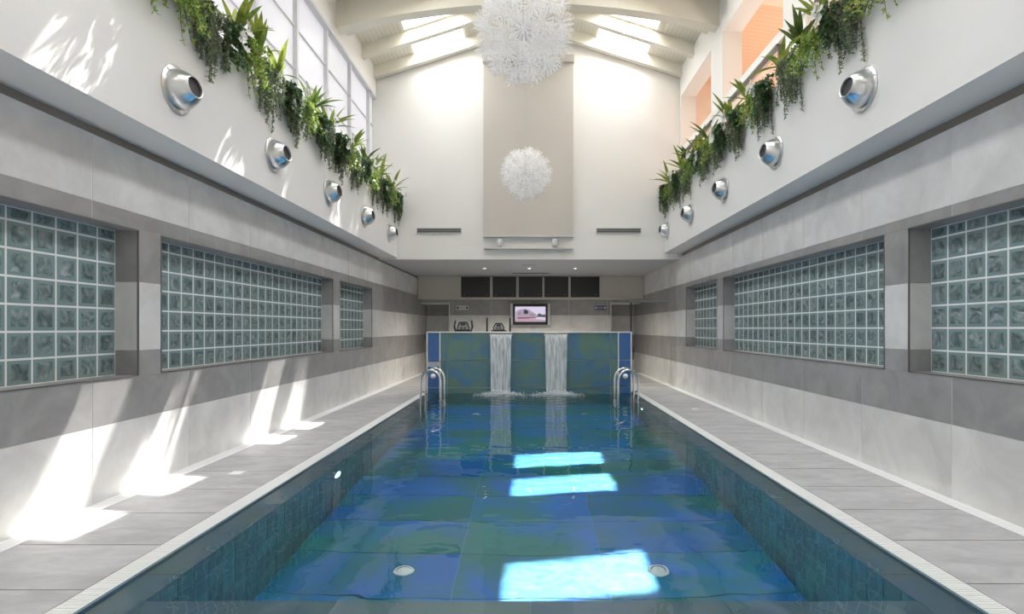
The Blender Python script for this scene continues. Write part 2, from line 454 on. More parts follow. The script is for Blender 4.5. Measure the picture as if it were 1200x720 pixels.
def side_wall(name, X, s, wins, wz, ztop, j0):
    """s = -1 left, +1 right; X is the finished tile face"""
    global wcount
    holes = [(a, b, wz[0], wz[1]) for a, b in wins]
    xb = X + s * 0.003; xo = X + s * 0.36
    m = MB()
    def bx(y0, y1, z0, z1):
        a, b = sorted((xb, xo)); m.box((a, y0, z0), (b, y1, z1))
    bx(YR, YB + 1.0, -0.05, wz[0]); bx(YR, YB + 1.0, wz[1], ztop)
    ys = [YR] + [q for w in wins for q in w] + [YB + 1.0]
    for i in range(0, len(ys), 2): bx(ys[i], ys[i+1], wz[0], wz[1])
    wall = struct(m.build(name, 'grout'), 'wall of banded light and dark grey cement tiles')
    zs = BANDS + [ztop]
    for bi in range(len(zs) - 1):
        mat = 'tile_dark' if bi % 2 else 'tile_light'
        y = j0 - 2 * 1.2
        while y < YB + 0.9:
            for (a, b, c, d) in subtract((y, min(y + 1.2, YB + 0.98), zs[bi], zs[bi+1]), holes):
                if b - a < 0.02 or d - c < 0.012: continue
                x0, x1 = sorted((X, xb))
                box('tile', (x0, a + 0.004, c + 0.001), (x1, b - 0.004, d - 0.001), mat, wall)
            y += 1.2
        x0, x1 = sorted((X, xb))
        for k in range(3):
            y1 = j0 - 2*1.2 - k*1.5
            if y1 - 1.5 < YR - 0.1: y0 = YR
            else: y0 = y1 - 1.5
            if y1 - y0 > 0.05: box('tile', (x0, y0 + 0.003, zs[bi] + 0.001), (x1, y1 - 0.003, zs[bi+1] - 0.001), mat, wall)
    # windows
    for (y0, y1) in wins:
        wcount += 1
        wn = struct(empty('window_%d' % wcount, (X + s*RECESS, (y0+y1)/2, wz[0])), 'recessed window of wavy teal glass blocks')
        ox, oy, oz = wn.location
        T = 0.008
        # reveal tiles (jambs by band, sill, lintel)
        for yj, sg in ((y1, -1), (y0, 1)):
            for bi in range(len(zs) - 1):
                a, b = max(zs[bi], wz[0]), min(zs[bi+1], wz[1])
                if b - a < 0.01: continue
                xa, xc = sorted((X + s*0.004, X + s*(RECESS)))
                ya, yb = sorted((yj, yj + sg*T))
                box('reveal_tile', (xa-ox, ya-oy, a+0.001-oz), (xc-ox, yb-oy, b-0.001-oz), 'tile_dark' if bi % 2 else 'tile_light', wn)
        xa, xc = sorted((X + s*0.004, X + s*RECESS))
        ny = max(1, round((y1-y0)/1.2)); st = (y1-y0-2*T)/ny
        for k in range(ny):
            for za, zb, mt in ((wz[0], wz[0]+T, 'tile_dark'), (wz[1]-T, wz[1], 'tile_dark')):
                box('reveal_tile', (xa-ox, y0+T+k*st+0.002-oy, za-oz), (xc-ox, y0+T+(k+1)*st-0.002-oy, zb-oz), mt, wn)
        # mortar plate
        xa, xc = sorted((X + s*(RECESS + 0.0005), X + s*0.34))
        box('mortar', (xa-ox, y0-oy, 0), (xc-ox, y1-oy, wz[1]-wz[0]), 'mortar', wn)
        # steel edge trim round the opening
        t = MB(); w = 0.010
        xa, xc = sorted((X - s*0.003, X + s*0.010)); xa -= ox; xc -= ox
        H = wz[1]-wz[0]
        t.box((xa, y0-oy, 0), (xc, y1-oy, w)); t.box((xa, y0-oy, H-w), (xc, y1-oy, H))
        t.box((xa, y0-oy, w), (xc, y0+w-oy, H-w)); t.box((xa, y1-w-oy, w), (xc, y1-oy, H-w))
        t.build('edge_trim', 'steel_trim', wn)
        # blocks
        n = int(round((y1 - y0) / 0.2)); ph = (H - 0.105) / 6; pw = (y1-y0-2*T)/n
        for c in range(n):
            for r in range(7):
                hh = ph if r < 6 else 0.105 - T
                zz = T*0 + ph*r + hh/2
                zb_ = zz
                if r == 0: hh2 = ph - T; zb_ = T + hh2/2
                else: hh2 = hh
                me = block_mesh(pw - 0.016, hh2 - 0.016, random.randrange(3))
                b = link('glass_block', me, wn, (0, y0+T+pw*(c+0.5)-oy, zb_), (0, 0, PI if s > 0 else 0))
    return wall
wall_left = side_wall('wall_left', WL, -1, WINL, LZ, WTL, 4.26)
wall_right = side_wall('wall_right', WR, 1, WINR, RZ, WTR, 4.41)

# ---- white slotted strips along the wall base
for s, X in ((-1, WL), (1, WR)):
    m = MB(); a, b = sorted((s*3.268, X - s*0.001))
    m.box((a, YR, -0.011), (b, YB, 0.001))
    t = empty('slot_drain', ((a+b)/2, 7, 0))
    m2 = MB(); m2.box((a-(a+b)/2, YR-7+0.05, -0.011), (b-(a+b)/2, YB-7-0.02, 0.0015)); m2.build('drain_cover', 'grate', t)
    m3 = MB(); y = 1.5
    while y < 9:
        m3.box((a-(a+b)/2+0.015, y-7, 0.0012), (b-(a+b)/2-0.015, y+0.006-7, 0.0022)); y += 0.03
    o = m3.build('slots', 'plate', t); o['kind'] = 'stuff'
    tag(t, 'white slotted drain strip along the foot of the %s' % ('wall under the frosted windows' if s < 0 else 'wall under the open gallery'), 'drain')

# ---- parapets
def parapet(name, s, face, z0, ztw, X):
    m = MB(); a, b = sorted((face, s * 4.0)); m.box((a, YR, z0), (b, YF + 0.005, PT if s < 0 else PTR))
    o = struct(m.build(name, 'white_cool'), 'smooth white parapet above the tiled wall')
    g = MB(); a, b = sorted((X + s * 0.05, X + s * 0.30)); g.box((a, YR, ztw), (b, YF + 0.01, z0))
    g.box((a, YF + 0.01, ztw), (b, YB, GZ))
    struct(g.build('trim_%d' % (1 if s < 0 else 2), 'gap'), 'dark recessed joint above the wall tiles')
    return o
par_l = parapet('wall_parapet_left', -1, FL, SL, WTL, WL)
par_r = parapet('wall_parapet_right', 1, FR, SR, WTR, WR)
# side wall strips above gym tiles
# ---- far upper wall (gable)
m = MB()
m.prism([(-3.95, GZ), (3.95, GZ), (3.95, roofz(3.95) + 0.12), (0, RIDGE + 0.12), (-3.95, roofz(3.95) + 0.12)], YF, YF + 0.25)
wall_far = struct(m.build('wall_far', 'white'), 'tall white gable wall above the gym opening')
# gym ceiling
m = MB(); m.box((-3.8, YF + 0.25, GZ), (3.8, 18.2, GZ + 0.12)); m.box((-3.8, YF, GZ - 0.006), (3.8, YF + 0.25, GZ))
gym_ceiling = struct(m.build('ceiling_gym', 'gymceil'), 'low grey ceiling over the gym behind the pool')
# ---- rear wall
m = MB(); m.prism([(-4.0, -0.2), (4.0, -0.2), (4.0, roofz(3.95)), (0, RIDGE + 0.1), (-4.0, roofz(3.95))], YR - 0.2, YR)
struct(m.build('wall_rear', 'rear'), 'plain rear wall')

# ---- roof: boarded slabs with skylight openings, rafters, arched beams
def slope(mb, x0, x1, y0, y1, d0, d1):
    vs = [(x, y, roofz(x) + d) for d in (d0, d1) for (x, y) in ((x0, y0), (x1, y0), (x1, y1), (x0, y1))]
    mb.add(vs, [(0,3,2,1),(4,5,6,7),(0,1,5,4),(1,2,6,5),(2,3,7,6),(3,0,4,7)])
EX = 3.95
m = MB()
for s in (-1, 1):
    y = YF
    cuts = sorted(BAYS, key=lambda q: -q[0])
    for (y0, y1) in cuts:
        if y1 < YR + 0.5: continue
        if y - y1 > 0.02: slope(m, 0, s*EX, y1, y, 0, 0.15)
        slope(m, 0, s*SKX[0], y0, y1, 0, 0.15); slope(m, s*SKX[1], s*EX, y0, y1, 0, 0.15)
        y = y0
    slope(m, 0, s*EX, YR - 0.2, y, 0, 0.15)
ceiling = struct(m.build('ceiling', 'boards'), 'pitched ceiling of cream painted boards')
wn_i = 20
for k in range(6):
    for off in (0.02, 0.97, 1.93):
        yc = 12.40 - PERIOD*k - off + (0 if off > 0.1 else -0.05)
        if yc < YR: continue
        for s in (-1, 1):
            r = MB(); slope(r, 0, s*3.62, yc - 0.07, yc + 0.07, -0.25, -0.0)
            r.build('rafter', 'beam', ceiling)
    ya = 9.95 - PERIOD*k
    if ya > YR:
        xs = [i/14*3.62 for i in range(-14, 15)]
        bot = [(x, 7.24 - 0.036*x*x) for x in xs]
        top = [(x, roofz(x) - 0.01) for x in reversed(xs)]
        a = MB(); n = len(xs)
        for i in range(n - 1):
            x0, x1 = xs[i], xs[i+1]
            z0, z1 = 7.24 - 0.036*x0*x0, 7.24 - 0.036*x1*x1
            t0, t1 = min(roofz(x0) - 0.01, z0 + 0.75), min(roofz(x1) - 0.01, z1 + 0.75)
            a.prism([(x0, z0), (x1, z1), (x1, t1), (x0, t0)], ya - 0.11, ya + 0.11)
        b = a.build('arched_beam', 'beam', ceiling)
rb = MB(); rb.box((-0.09, YR, RIDGE - 0.30), (0.09, YF, RIDGE - 0.03)); rb.build('ridge_beam', 'beam', ceiling)
for (y0, y1) in BAYS:
    if y1 < YR + 0.5: continue
    for s in (-1, 1):
        wn_i += 1
        xm = s*sum(SKX)/2
        w = struct(empty('window_%d' % wn_i, (xm, (y0+y1)/2, roofz(xm))), 'roof skylight between cream rafters')
        p = MB(); slope(p, s*SKX[0], s*SKX[1], y0, y1, 0.12, 0.13)
        p.v = [(v[0]-xm, v[1]-(y0+y1)/2, v[2]-roofz(xm)) for v in p.v]; p.build('pane', 'glass', w)
        f = MB()
        for (xa, xb_) in ((SKX[0]-0.02, SKX[0]+0.03), (SKX[1]-0.03, SKX[1]+0.02)):
            slope(f, s*xa, s*xb_, y0, y1, -0.02, 0.12)
        f.v = [(v[0]-xm, v[1]-(y0+y1)/2, v[2]-roofz(xm)) for v in f.v]; f.build('frame', 'beam', w)

# ---- left upper wall: frosted windows
MUL = [12.43 - 0.41 - 1.235*k for k in range(13)]      # vertical bars
ROWS = [PT, 4.66, 5.32, 5.98, 6.62]
m = MB(); m.box((-3.95, YR, 6.64), (UL, YF, roofz(3.7) + 0.05)); struct(m.build('wall_left_upper', 'white'), 'white wall strip above the frosted windows')
wf = struct(empty('window_7', (UL - 0.06, 5, PT)), 'long frosted window band above the planted parapet')
ys = [YF - 0.01] + MUL
ys = [y for y in ys if y > YR] + [YR]
for i in range(len(ys) - 1):
    for j in range(4):
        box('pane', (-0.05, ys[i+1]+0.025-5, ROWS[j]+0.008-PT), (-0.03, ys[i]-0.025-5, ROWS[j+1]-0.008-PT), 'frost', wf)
for y in ys[1:-1]:
    box('mullion', (-0.03, y-0.035-5, 0), (0.035, y+0.035-5, 6.64-PT), 'mullion', wf)
for z in ROWS[1:-1]:
    box('glazing_bar', (-0.03, YR-5, z-0.012-PT), (0.0, YF-5-0.01, z+0.012-PT), 'mullion', wf)
box('top_rail', (-0.03, YR-5, 6.60-PT), (0.075, YF-5-0.005, 6.655-PT), 'mullion', wf)
box('backing', (-0.30, YR-5, 0), (-0.052, YF-5, 6.64-PT), 'white', wf)

# ---- right upper wall: open gallery with columns, rail and glass panels
m = MB(); xo = 3.74
m.box((UR, YR, 6.64), (xo, YF, roofz(3.55) + 0.02))
OP = []
y = 12.36
while y > YR:
    OP.append((y - 2.07, y)); y -= 2.69 if False else 2.93
edges = [YF] + [q for (a, b) in OP for q in (b, a)]
cols = []
cols.append((12.36, YF))
for i in range(len(OP) - 1): cols.append((OP[i+1][1], OP[i][0]))
# measured column and openings
cols = [(12.36, YF)] + [(9.67 - PERIOD*k, 10.29 - PERIOD*k) for k in range(5) if 9.67 - PERIOD*k > YR]
for (a, b) in cols: m.box((UR, a, PTR - 0.02), (xo, b, 6.64))
struct(m.build('wall_right_upper', 'white'), 'white upper wall with square columns and gallery openings')
gl = empty('gallery_rail', (UR, 5, PT))
box('top_rail', (-0.02, YR-5, 5.29-PT), (0.10, YF-5-0.005, 5.42-PT), 'white', gl)
gaps = [(10.25, 12.0), (7.50, 9.35), (4.5, 6.5), (1.6, 3.6), (-1.3, 0.6)]
for (a, b) in gaps:
    p = box('glass_panel', (0.030, a-5, PTR-PT+0.01), (0.042, b-5, 5.29-PT), 'glass', gl)
    f = MB(); f.box((0.0-0.03, a-5, 5.262-PT), (0.05, b-5, 5.289-PT)); f.box((-0.0, a-5, PTR-PT+0.005), (0.03, a+0.02-5, 5.26-PT)); f.build('panel_frame', 'rail_grey', gl)
tag(gl, 'white gallery handrail with grey framed glass panels between the columns', 'railing')
# gallery room behind
m = MB()
m.box((6.5, YR, PT - 0.1), (6.6, YF, 7.4)); struct(m.build('wall_gallery_back', 'peach'), 'peach wall at the back of the gallery')
m = MB(); m.box((xo + 0.002, YF - 0.02, PT - 0.1), (6.6, YF + 0.1, 7.4)); m.box((xo, YR - 0.1, PT - 0.1), (6.6, YR, 7.4)); struct(m.build('wall_gallery_end', 'peach'))
m = MB(); m.box((4.0, YR, PT - 0.12), (6.6, YF, PT - 0.02)); struct(m.build('floor_gallery', 'peach'))
m = MB(); m.add([(xo - 0.02, YR, 6.98), (6.6, YR, 6.55), (6.6, YF, 6.55), (xo - 0.02, YF, 6.98), (xo - 0.02, YR, 7.1), (6.6, YR, 6.7), (6.6, YF, 6.7), (xo - 0.02, YF, 7.1)],
      [(0,3,2,1),(4,5,6,7),(0,1,5,4),(1,2,6,5),(2,3,7,6),(3,0,4,7)])
gc = struct(m.build('ceiling_gallery', 'peach_boards'), 'peach lit board ceiling inside the gallery')
for k in range(5):
    ya = 9.0 - PERIOD*k
    bm_ = MB(); bm_.add([(xo, ya-0.1, 6.80), (6.5, ya-0.1, 6.38), (6.5, ya+0.1, 6.38), (xo, ya+0.1, 6.80), (xo, ya-0.1, 6.99), (6.5, ya-0.1, 6.57), (6.5, ya+0.1, 6.57), (xo, ya+0.1, 6.99)],
      [(0,3,2,1),(4,5,6,7),(0,1,5,4),(1,2,6,5),(2,3,7,6),(3,0,4,7)]); bm_.build('beam', 'peach', gc)

# ---- far wall centre panel, shelf, vents
cp = empty('feature_panel', (-0.055, YF - 0.002, 3.46))
box('panel', (-1.015, -0.10, 0.0), (1.015, 0.0, 3.92), 'greige', cp)
box('cap', (-1.03, -0.16, 3.92), (1.03, 0.0, 4.08), 'greige', cp)
tag(cp, 'tall greige panel standing proud in the centre of white gable wall', 'wall panel')
sh = empty('light_shelf', (-0.055, YF, 3.20))
box('back_plate', (-1.00, -0.03, 0.0), (1.00, 0.0, 0.255), 'white', sh)
box('upper_ledge', (-1.02, -0.14, 0.240), (1.02, -0.03, 0.258), 'brushed', sh)
box('lower_ledge', (-1.00, -0.12, -0.025), (1.00, 0.0, 0.0), 'brushed', sh)
tag(sh, 'shallow metal ledge below the greige panel holding two spotlights', 'shelf')
for i, (x, nm) in enumerate(((-0.70, 'left'), (0.545, 'right'))):
    t = empty('spotlight', (x, YF - 0.115, 3.20))
    q = MB(); q.lathe([(0.055, 0.03), (0.062, 0.04), (0.062, 0.17), (0.05, 0.19)], 20, cap0=True, cap1=True); auto_smooth(q.build('housing', 'plate', t))
    q = MB(); q.lathe([(0.02, 0.0), (0.02, 0.03)], 12, cap0=True, cap1=True); q.build('stem', 'plate', t)
    tag(t, 'small pale cylinder spotlight under greige panel, at the ledge end toward %s' % ('frosted windows' if i == 0 else 'the gallery'), 'spotlight', 'spotlights under the greige panel')
for i, xc in enumerate((-2.085, 2.0)):
    t = empty('air_vent', (xc, YF, 3.60))
    box('back', (-0.50, -0.012, -0.06), (0.50, -0.002, 0.06), 'dark_gutter', t)
    f = MB(); f.box((-0.50, -0.022, 0.052), (0.50, 0, 0.066)); f.box((-0.50, -0.022, -0.066), (0.50, 0, -0.052)); f.box((-0.514, -0.022, -0.066), (-0.50, 0, 0.066)); f.box((0.50, -0.022, -0.066), (0.514, 0, 0.066)); f.build('frame', 'plate', t)
    for k in range(3): box('slat', (-0.50, -0.02, -0.035 + k*0.035 - 0.006), (0.50, -0.012, -0.035 + k*0.035 + 0.006), 'silver', t)
    tag(t, 'long grey slot vent on gable wall between greige panel and %s' % ('frosted windows' if i == 0 else 'gallery'), 'vent', 'slot vents on the gable wall')

# ================================================================== POOL
m = MB()
m.box((-PX - 0.3, PYN - 0.3, PZ - 0.2), (PX + 0.3, PYF + 0.3, PZ - 0.012))
pool_floor = struct(m.build('floor_pool', 'pool_floor_joint'), 'blue and green tiled pool bottom')
ny = 14; dy = (PYF - PYN) / ny
for j in range(ny):
    xs = [-PX, -0.6, 0.6, PX] if True else []
    for i in range(3):
        o = box('pool_tile', (xs[i] + 0.004, PYN + j*dy + 0.004, PZ - 0.012), (xs[i+1] - 0.004, PYN + (j+1)*dy - 0.004, PZ), 'pool', pool_floor)
for s, nm in ((-1, 'left'), (1, 'right')):
    m = MB(); a, b = sorted((s*(PX + 0.010), s*(PX + 0.35))); m.box((a, PYN - 0.6, PZ - 0.1), (b, PYF + 0.5, -0.065))
    pw = struct(m.build('wall_pool_%s' % nm, 'pool_joint'), 'teal tiled side of the pool')
    n = 59; w = (PYF - PYN) / n; h = (-0.065 - PZ) / 5
    a, b = sorted((s*PX, s*(PX + 0.010)))
    for i in range(n):
        for j in range(5):
            box('pool_tile', (a, PYN + i*w + 0.003, PZ + j*h + 0.003), (b, PYN + (i+1)*w - 0.003, PZ + (j+1)*h - 0.003), 'pool_wall', pw)
for (y0, y1, nm) in ((PYN - 0.35, PYN, 'near'), (PYF, PYF + 0.35, 'far')):
    m = MB(); m.box((-PX - 0.01, y0, PZ - 0.1), (PX + 0.01, y1, -0.065)); struct(m.build('wall_pool_%s' % nm, 'pool_wall'), 'teal end wall of the pool')
# submerged rim slabs
rim = empty('trim_pool_rim', (0, 7, -0.065)); struct(rim, 'dark slate rim just under the water')
nl = 15; L0, L1 = WYN, WYF
for s in (-1, 1):
    a, b = sorted((s*(PX - 0.012), s*WX)); st = (L1 - L0)/nl
    for k in range(nl):
        box('rim_slab', (a, L0 + k*st + 0.002 - 7, 0.0), (b, L0 + (k+1)*st - 0.002 - 7, 0.02), 'ledge', rim)
for k in range(4):
    w = (2*PX - 0.024)/4; x0 = -PX + 0.012 + k*w
    box('rim_slab', (x0 + 0.002, WYN - 7, 0.0), (x0 + w - 0.002, PYN + 0.012 - 7, 0.02), 'ledge', rim)
    box('rim_slab', (x0 + 0.002, PYF - 0.012 - 7, 0.0), (x0 + w - 0.002, WYF - 7, 0.02), 'ledge', rim)
# overflow edge that holds the water, below the grates
m = MB()
for s in (-1, 1):
    a, b = sorted((s*(WX + 0.02), s*2.352)); m.box((a, WYN - 0.16, -0.3), (b, WYF + 0.05, -0.06))
m.box((-WX, WYN - 0.155, -0.3), (WX, WYN - 0.02, -0.06))
struct(m.build('trim_gutter', 'dark_gutter'), 'dark overflow gutter under the grates')
m = MB()
for s in (-1, 1):
    a, b = sorted((s*WX, s*(WX + 0.022))); m.box((a, WYN - 0.02, -0.3), (b, WYF + 0.0, -0.003))
m.box((-WX, WYN - 0.02, -0.3), (WX, WYN, -0.003))
struct(m.build('trim_pool_lip', 'ledge'), 'slate lip holding the water')
# grates
def grate(length, loc, rot, label):
    t = empty('overflow_grate', loc); t.rotation_euler = (0, 0, rot)
    m = MB(); y = 0.0
    while y < length - 0.01:
        m.box((-0.062, y, -0.022), (0.062, y + 0.0135, 0.0)); y += 0.0215
    b = m.build('bars', 'grate', t); b['kind'] = 'stuff'
    f = MB(); f.box((-0.066, 0, -0.024), (-0.060, length, -0.001)); f.box((0.060, 0, -0.024), (0.066, length, -0.001)); f.box((-0.02, 0, -0.03), (0.02, length, -0.012)); f.build('side_rail', 'grate', t)
    tag(t, label, 'grate')
grate(WYF + 0.04 - WYN + 0.15, (-2.287, WYN - 0.15, -0.001), 0, 'white slatted overflow grate along pool edge under the frosted windows')
grate(WYF + 0.04 - WYN + 0.15, (2.287, WYN - 0.15, -0.001), 0, 'white slatted overflow grate along pool edge under the gallery')
grate(4.40, (2.20, WYN - 0.088, -0.001), PI/2, 'white slatted overflow grate across the end facing the waterfall wall')

# water surface: real ripples
FALLS = [(-0.635, 0.225), (0.535, 0.235)]     # centre x, half width
def wave(x, y):
    p = Vector((x, y, 0))
    h = 0.0035*noise.noise(p*1.1) + 0.0022*noise.noise(Vector((x*2.2+5, y*3.1, 2))) + 0.0010*noise.noise(Vector((x*5, y*7.5, 7))) + 0.00035*noise.noise(Vector((x*13, y*15, 17)))
    far = max(0.0, (y - 5.0) / 6.6)
    h += 0.0040*far*noise.noise(Vector((x*3.2, y*8, 3))) + 0.0012*far*noise.noise(Vector((x*8, y*15, 5)))
    for (fx, fw) in FALLS:
        d = math.hypot(max(0, abs(x - fx) - fw), y - 11.45)
        h += 0.011*math.exp(-d/0.55)*(noise.noise(Vector((x*13, y*13, 9)))) + 0.0035*math.exp(-d/1.6)*math.sin(d*19)
    return h
nx, nyw = 190, 420
vs = []
for j in range(nyw + 1):
    y = WYN + (WYF - WYN)*j/nyw
    for i in range(nx + 1):
        x = -WX + 2*WX*i/nx
        vs.append((x, y, -0.012 + wave(x, y)))
fs = [(j*(nx+1)+i, j*(nx+1)+i+1, (j+1)*(nx+1)+i+1, (j+1)*(nx+1)+i) for j in range(nyw) for i in range(nx)]
water = link('pool_water', mesh('pool_water', vs, fs, 'water', True))
water.cycles.is_caustics_caster = True
tag(water, 'clear rippled blue water filling the pool', 'water', kind='stuff')
for o in list(bpy.data.objects):
    if o.name.startswith(('pool_tile', 'floor_pool', 'wall_pool', 'rim_slab')): o.cycles.is_caustics_receiver = True

# pool lamps and inlets
for (s, y, z, lab) in ((-1, 5.62, -0.44, 'round lit underwater lamp in the pool side below the frosted windows'), (1, 9.75, -0.34, 'round lit underwater lamp in the pool side below the gallery')):
    t = empty('pool_lamp', (s*PX, y, z)); t.rotation_euler = (0, 0, 0 if s < 0 else PI)
    q = MB(); q.lathe([(0.085, 0.0), (0.115, 0.0), (0.115, 0.012), (0.085, 0.018)], 28, 'X'); q.build('ring', 'chrome', t)
    q = MB(); q.lathe([(0.087, 0.006), (0.06, 0.018), (0.02, 0.022)], 28, 'X', cap0=True, cap1=True); q.build('lens', 'pool_lamp', t)
    tag(t, lab, 'lamp')
for i, y in enumerate((4.42, 10.4)):
    for s in (-1, 1):
        t = empty('floor_inlet', (s*1.03, y, PZ))
        q = MB(); q.lathe([(0.082, 0.0), (0.078, 0.012), (0.058, 0.016)], 28); q.build('ring', 'inlet', t)
        q = MB(); q.lathe([(0.056, 0.006), (0.048, 0.011), (0.02, 0.013)], 28, cap0=True, cap1=True); q.build('cover', 'inlet', t)
        tag(t, 'pale round inlet on pool bottom, %s side, %s from waterfall wall' % ('frosted window' if s < 0 else 'gallery', ORD[1-i]), 'inlet', 'round inlets on the pool bottom')

# ---- waterfall wall
WW0, WW1, WTOP = -2.23, 2.16, 1.305
m = MB(); m.box((WW0 + 0.01, WYF + 0.012, -0.3), (WW1 - 0.01, WYF + 0.34, WTOP - 0.012))
wfw = empty('waterfall_wall', (0, WYF, 0))
tag(wfw, 'low blue green tiled wall behind pool with two water spouts', 'wall')
m.v = [(v[0], v[1]-WYF, v[2]) for v in m.v]; m.build('core', 'joint_pale', wfw)
cx = [-1.935, -1.79, -0.60, 0.55, 1.71, 1.865]; rz = [-0.3, 0.105, 0.70, WTOP - 0.015]
for i in range(5):
    for j in range(3):
        box('wall_tile', (cx[i] + 0.006, 0.0, rz[j] + 0.006), (cx[i+1] - 0.006, 0.014, rz[j+1] - 0.006), 'fall_tile', wfw)
for (a, b) in ((WW0, -1.935), (1.865, WW1)):
    for j in range(3):
        box('pillar_tile', (a + 0.018, -0.012, rz[j] + 0.006), (b - 0.018, 0.014, rz[j+1] - 0.006), 'fall_blue', wfw)
    for x in (a, b - 0.022):
        box('edge_strip', (x, -0.016, 0.0), (x + 0.022, 0.014, WTOP - 0.02), 'grate', wfw)
box('top_edge', (WW0, -0.02, WTOP - 0.02), (WW1, 0.35, WTOP), 'grate', wfw)
for i, (fx, fw) in enumerate(FALLS):
    t = empty('waterfall', (fx, WYF, 0))
    lab = 'white sheet of water falling from spout %s' % ('nearer the notice plate pillar' if i == 0 else 'farther from the notice plate pillar')
    sp = MB(); sp.box((-fw - 0.015, -0.09, WTOP - 0.075), (fw + 0.015, -0.002, WTOP - 0.055)); sp.box((-fw - 0.015, -0.09, WTOP - 0.04), (fw + 0.015, -0.002, WTOP - 0.028)); sp.build('spout_lip', 'brushed', t)
    vs = []; fs = []; A, B = 40, 30
    for j in range(B + 1):
        q = j / B; z = (WTOP - 0.05)*(1 - q) - 0.01; yy = -0.09 - 0.13*math.sqrt(q)
        for k in range(A + 1):
            u = k/A*2 - 1; ww = fw*(1 - 0.10*q)
            dx = 0.012*noise.noise(Vector((u*3, q*2.2, i*5.0)))*q
            vs.append((u*ww + dx, yy + 0.008*noise.noise(Vector((u*9, q*2.5, i*9.0 + 2))), z))
    for j in range(B):
        for k in range(A): a = j*(A+1)+k; fs.append((a, a+1, a+A+2, a+A+1))
    link('water_sheet', mesh('water_sheet', vs, fs, 'sheet', True), t)
    fm = MB(); rn = random.Random(i + 3)
    oct_f = [(0,2,4),(2,1,4),(1,3,4),(3,0,4),(2,0,5),(1,2,5),(3,1,5),(0,3,5)]
    for k in range(1500):
        if k < 620:
            x = rn.gauss(0, 0.17); y = -0.22 + rn.gauss(-0.02, 0.075); r = rn.uniform(0.004, 0.017); z = abs(rn.gauss(0, 0.020 + 0.02*(abs(x) < 0.2)))
        else:
            x = rn.gauss(0, 0.45); y = -0.20 - abs(rn.gauss(0, 0.26)); r = rn.uniform(0.004, 0.012); z = rn.uniform(-0.004, 0.006)
        if y > -0.02 or abs(x) > 0.575: continue
        fl = 0.45 if k > 620 else 0.8
        fm.add([(x+r, y, z), (x-r, y, z), (x, y+r, z), (x, y-r, z), (x, y, z+r*fl), (x, y, z-r*fl)], oct_f)
    fo = fm.build('foam', 'foam', t, smooth=True); fo['kind'] = 'stuff'
    tag(t, lab, 'waterfall', 'waterfalls on the blue wall')
# notice plate on the left pillar
t = empty('notice_plate', ((WW0 - 1.935)/2, WYF - 0.013, 0.61))
box('plate', (-0.115, -0.008, -0.05), (0.115, 0.0, 0.05), 'plate', t)
q = MB()
for r_ in range(3):
    x = -0.10
    rn = random.Random(r_)
    while x < 0.085:
        w = rn.uniform(0.012, 0.032); q.box((x, -0.0095, 0.024 - r_*0.027), (min(x+w, 0.10), -0.008, 0.036 - r_*0.027)); x += w + 0.01
q.build('print', 'blue_ink', t)
tag(t, 'small white notice plate on the blue pillar behind pool ladder', 'sign')
for i, x in enumerate((-2.08, 2.015)):
    t = empty('globe_lamp', (x, WYF - 0.012, 0.36))
    q = MB(); q.lathe([(0.03, 0.0), (0.03, -0.02)], 16, 'Y', cap0=True, cap1=True); q.build('base', 'chrome', t)
    q = MB(); n = 10; q.lathe([(max(0.004, 0.055*math.sin(PI*k/n)), -0.065 + 0.055*math.cos(PI*k/n)) for k in range(n+1)], 20, 'Y'); q.build('globe', 'globe', t, smooth=True)
    tag(t, 'small white globe on the blue pillar %s' % ('with the notice plate' if i == 0 else 'without a notice plate'), 'lamp', 'white globes on the pillars')

# ---- ladders (pairs of looped rails with treads)
for i, (xo_, xi_) in enumerate(((-2.125, -1.735), (2.075, 1.685))):
    t = empty('pool_ladder', ((xo_+xi_)/2, 10.77, -0.02))
    hw = abs(xo_ - xi_)/2; so = -1 if i == 0 else 1
    for y in (-0.23, 0.23):
        pts = [(so*hw, y, -0.01), (so*hw, y, 0.36)]
        for k in range(1, 12):
            a = PI*k/12; pts.append((so*hw*math.cos(a), y, 0.38 + 0.215*math.sin(a)))
        pts += [(-so*hw, y, 0.36), (-so*hw, y, 0.0), (-so*hw, y, -1.0)]
        q = MB(); q.tube(pts, 0.021, 12); auto_smooth(q.build('rail', 'chrome', t))
        q = MB(); q.lathe([(0.05, 0.0), (0.048, 0.012), (0.022, 0.014)], 16, cap0=True); q.build('foot_flange', 'chrome', t, (so*hw, y, -0.022))
    for z in (-0.25, -0.55, -0.85):
        box('tread', (-so*hw - 0.04, -0.22, z - 0.012), (-so*hw + 0.04, 0.22, z + 0.012), 'brushed', t)
    tag(t, 'polished steel pool ladder with looped rails by the pillar %s' % ('with the notice plate' if i == 0 else 'without a notice plate'), 'ladder', 'pool ladders')

# ---- small access plates in the deck
for i, (x, y) in enumerate(((-2.80, 5.2), (2.80, 9.3))):
    t = empty('access_plate', (x, y, 0))
    box('plate', (-0.07, -0.07, 0.0), (0.07, 0.07, 0.004), 'plate', t, 0.0015)
    box('insert', (-0.05, -0.05, 0.004), (0.05, 0.05, 0.0055), 'grate', t)
    tag(t, 'small square white plate in the deck on the %s side' % ('frosted window' if i == 0 else 'gallery'), 'floor plate')

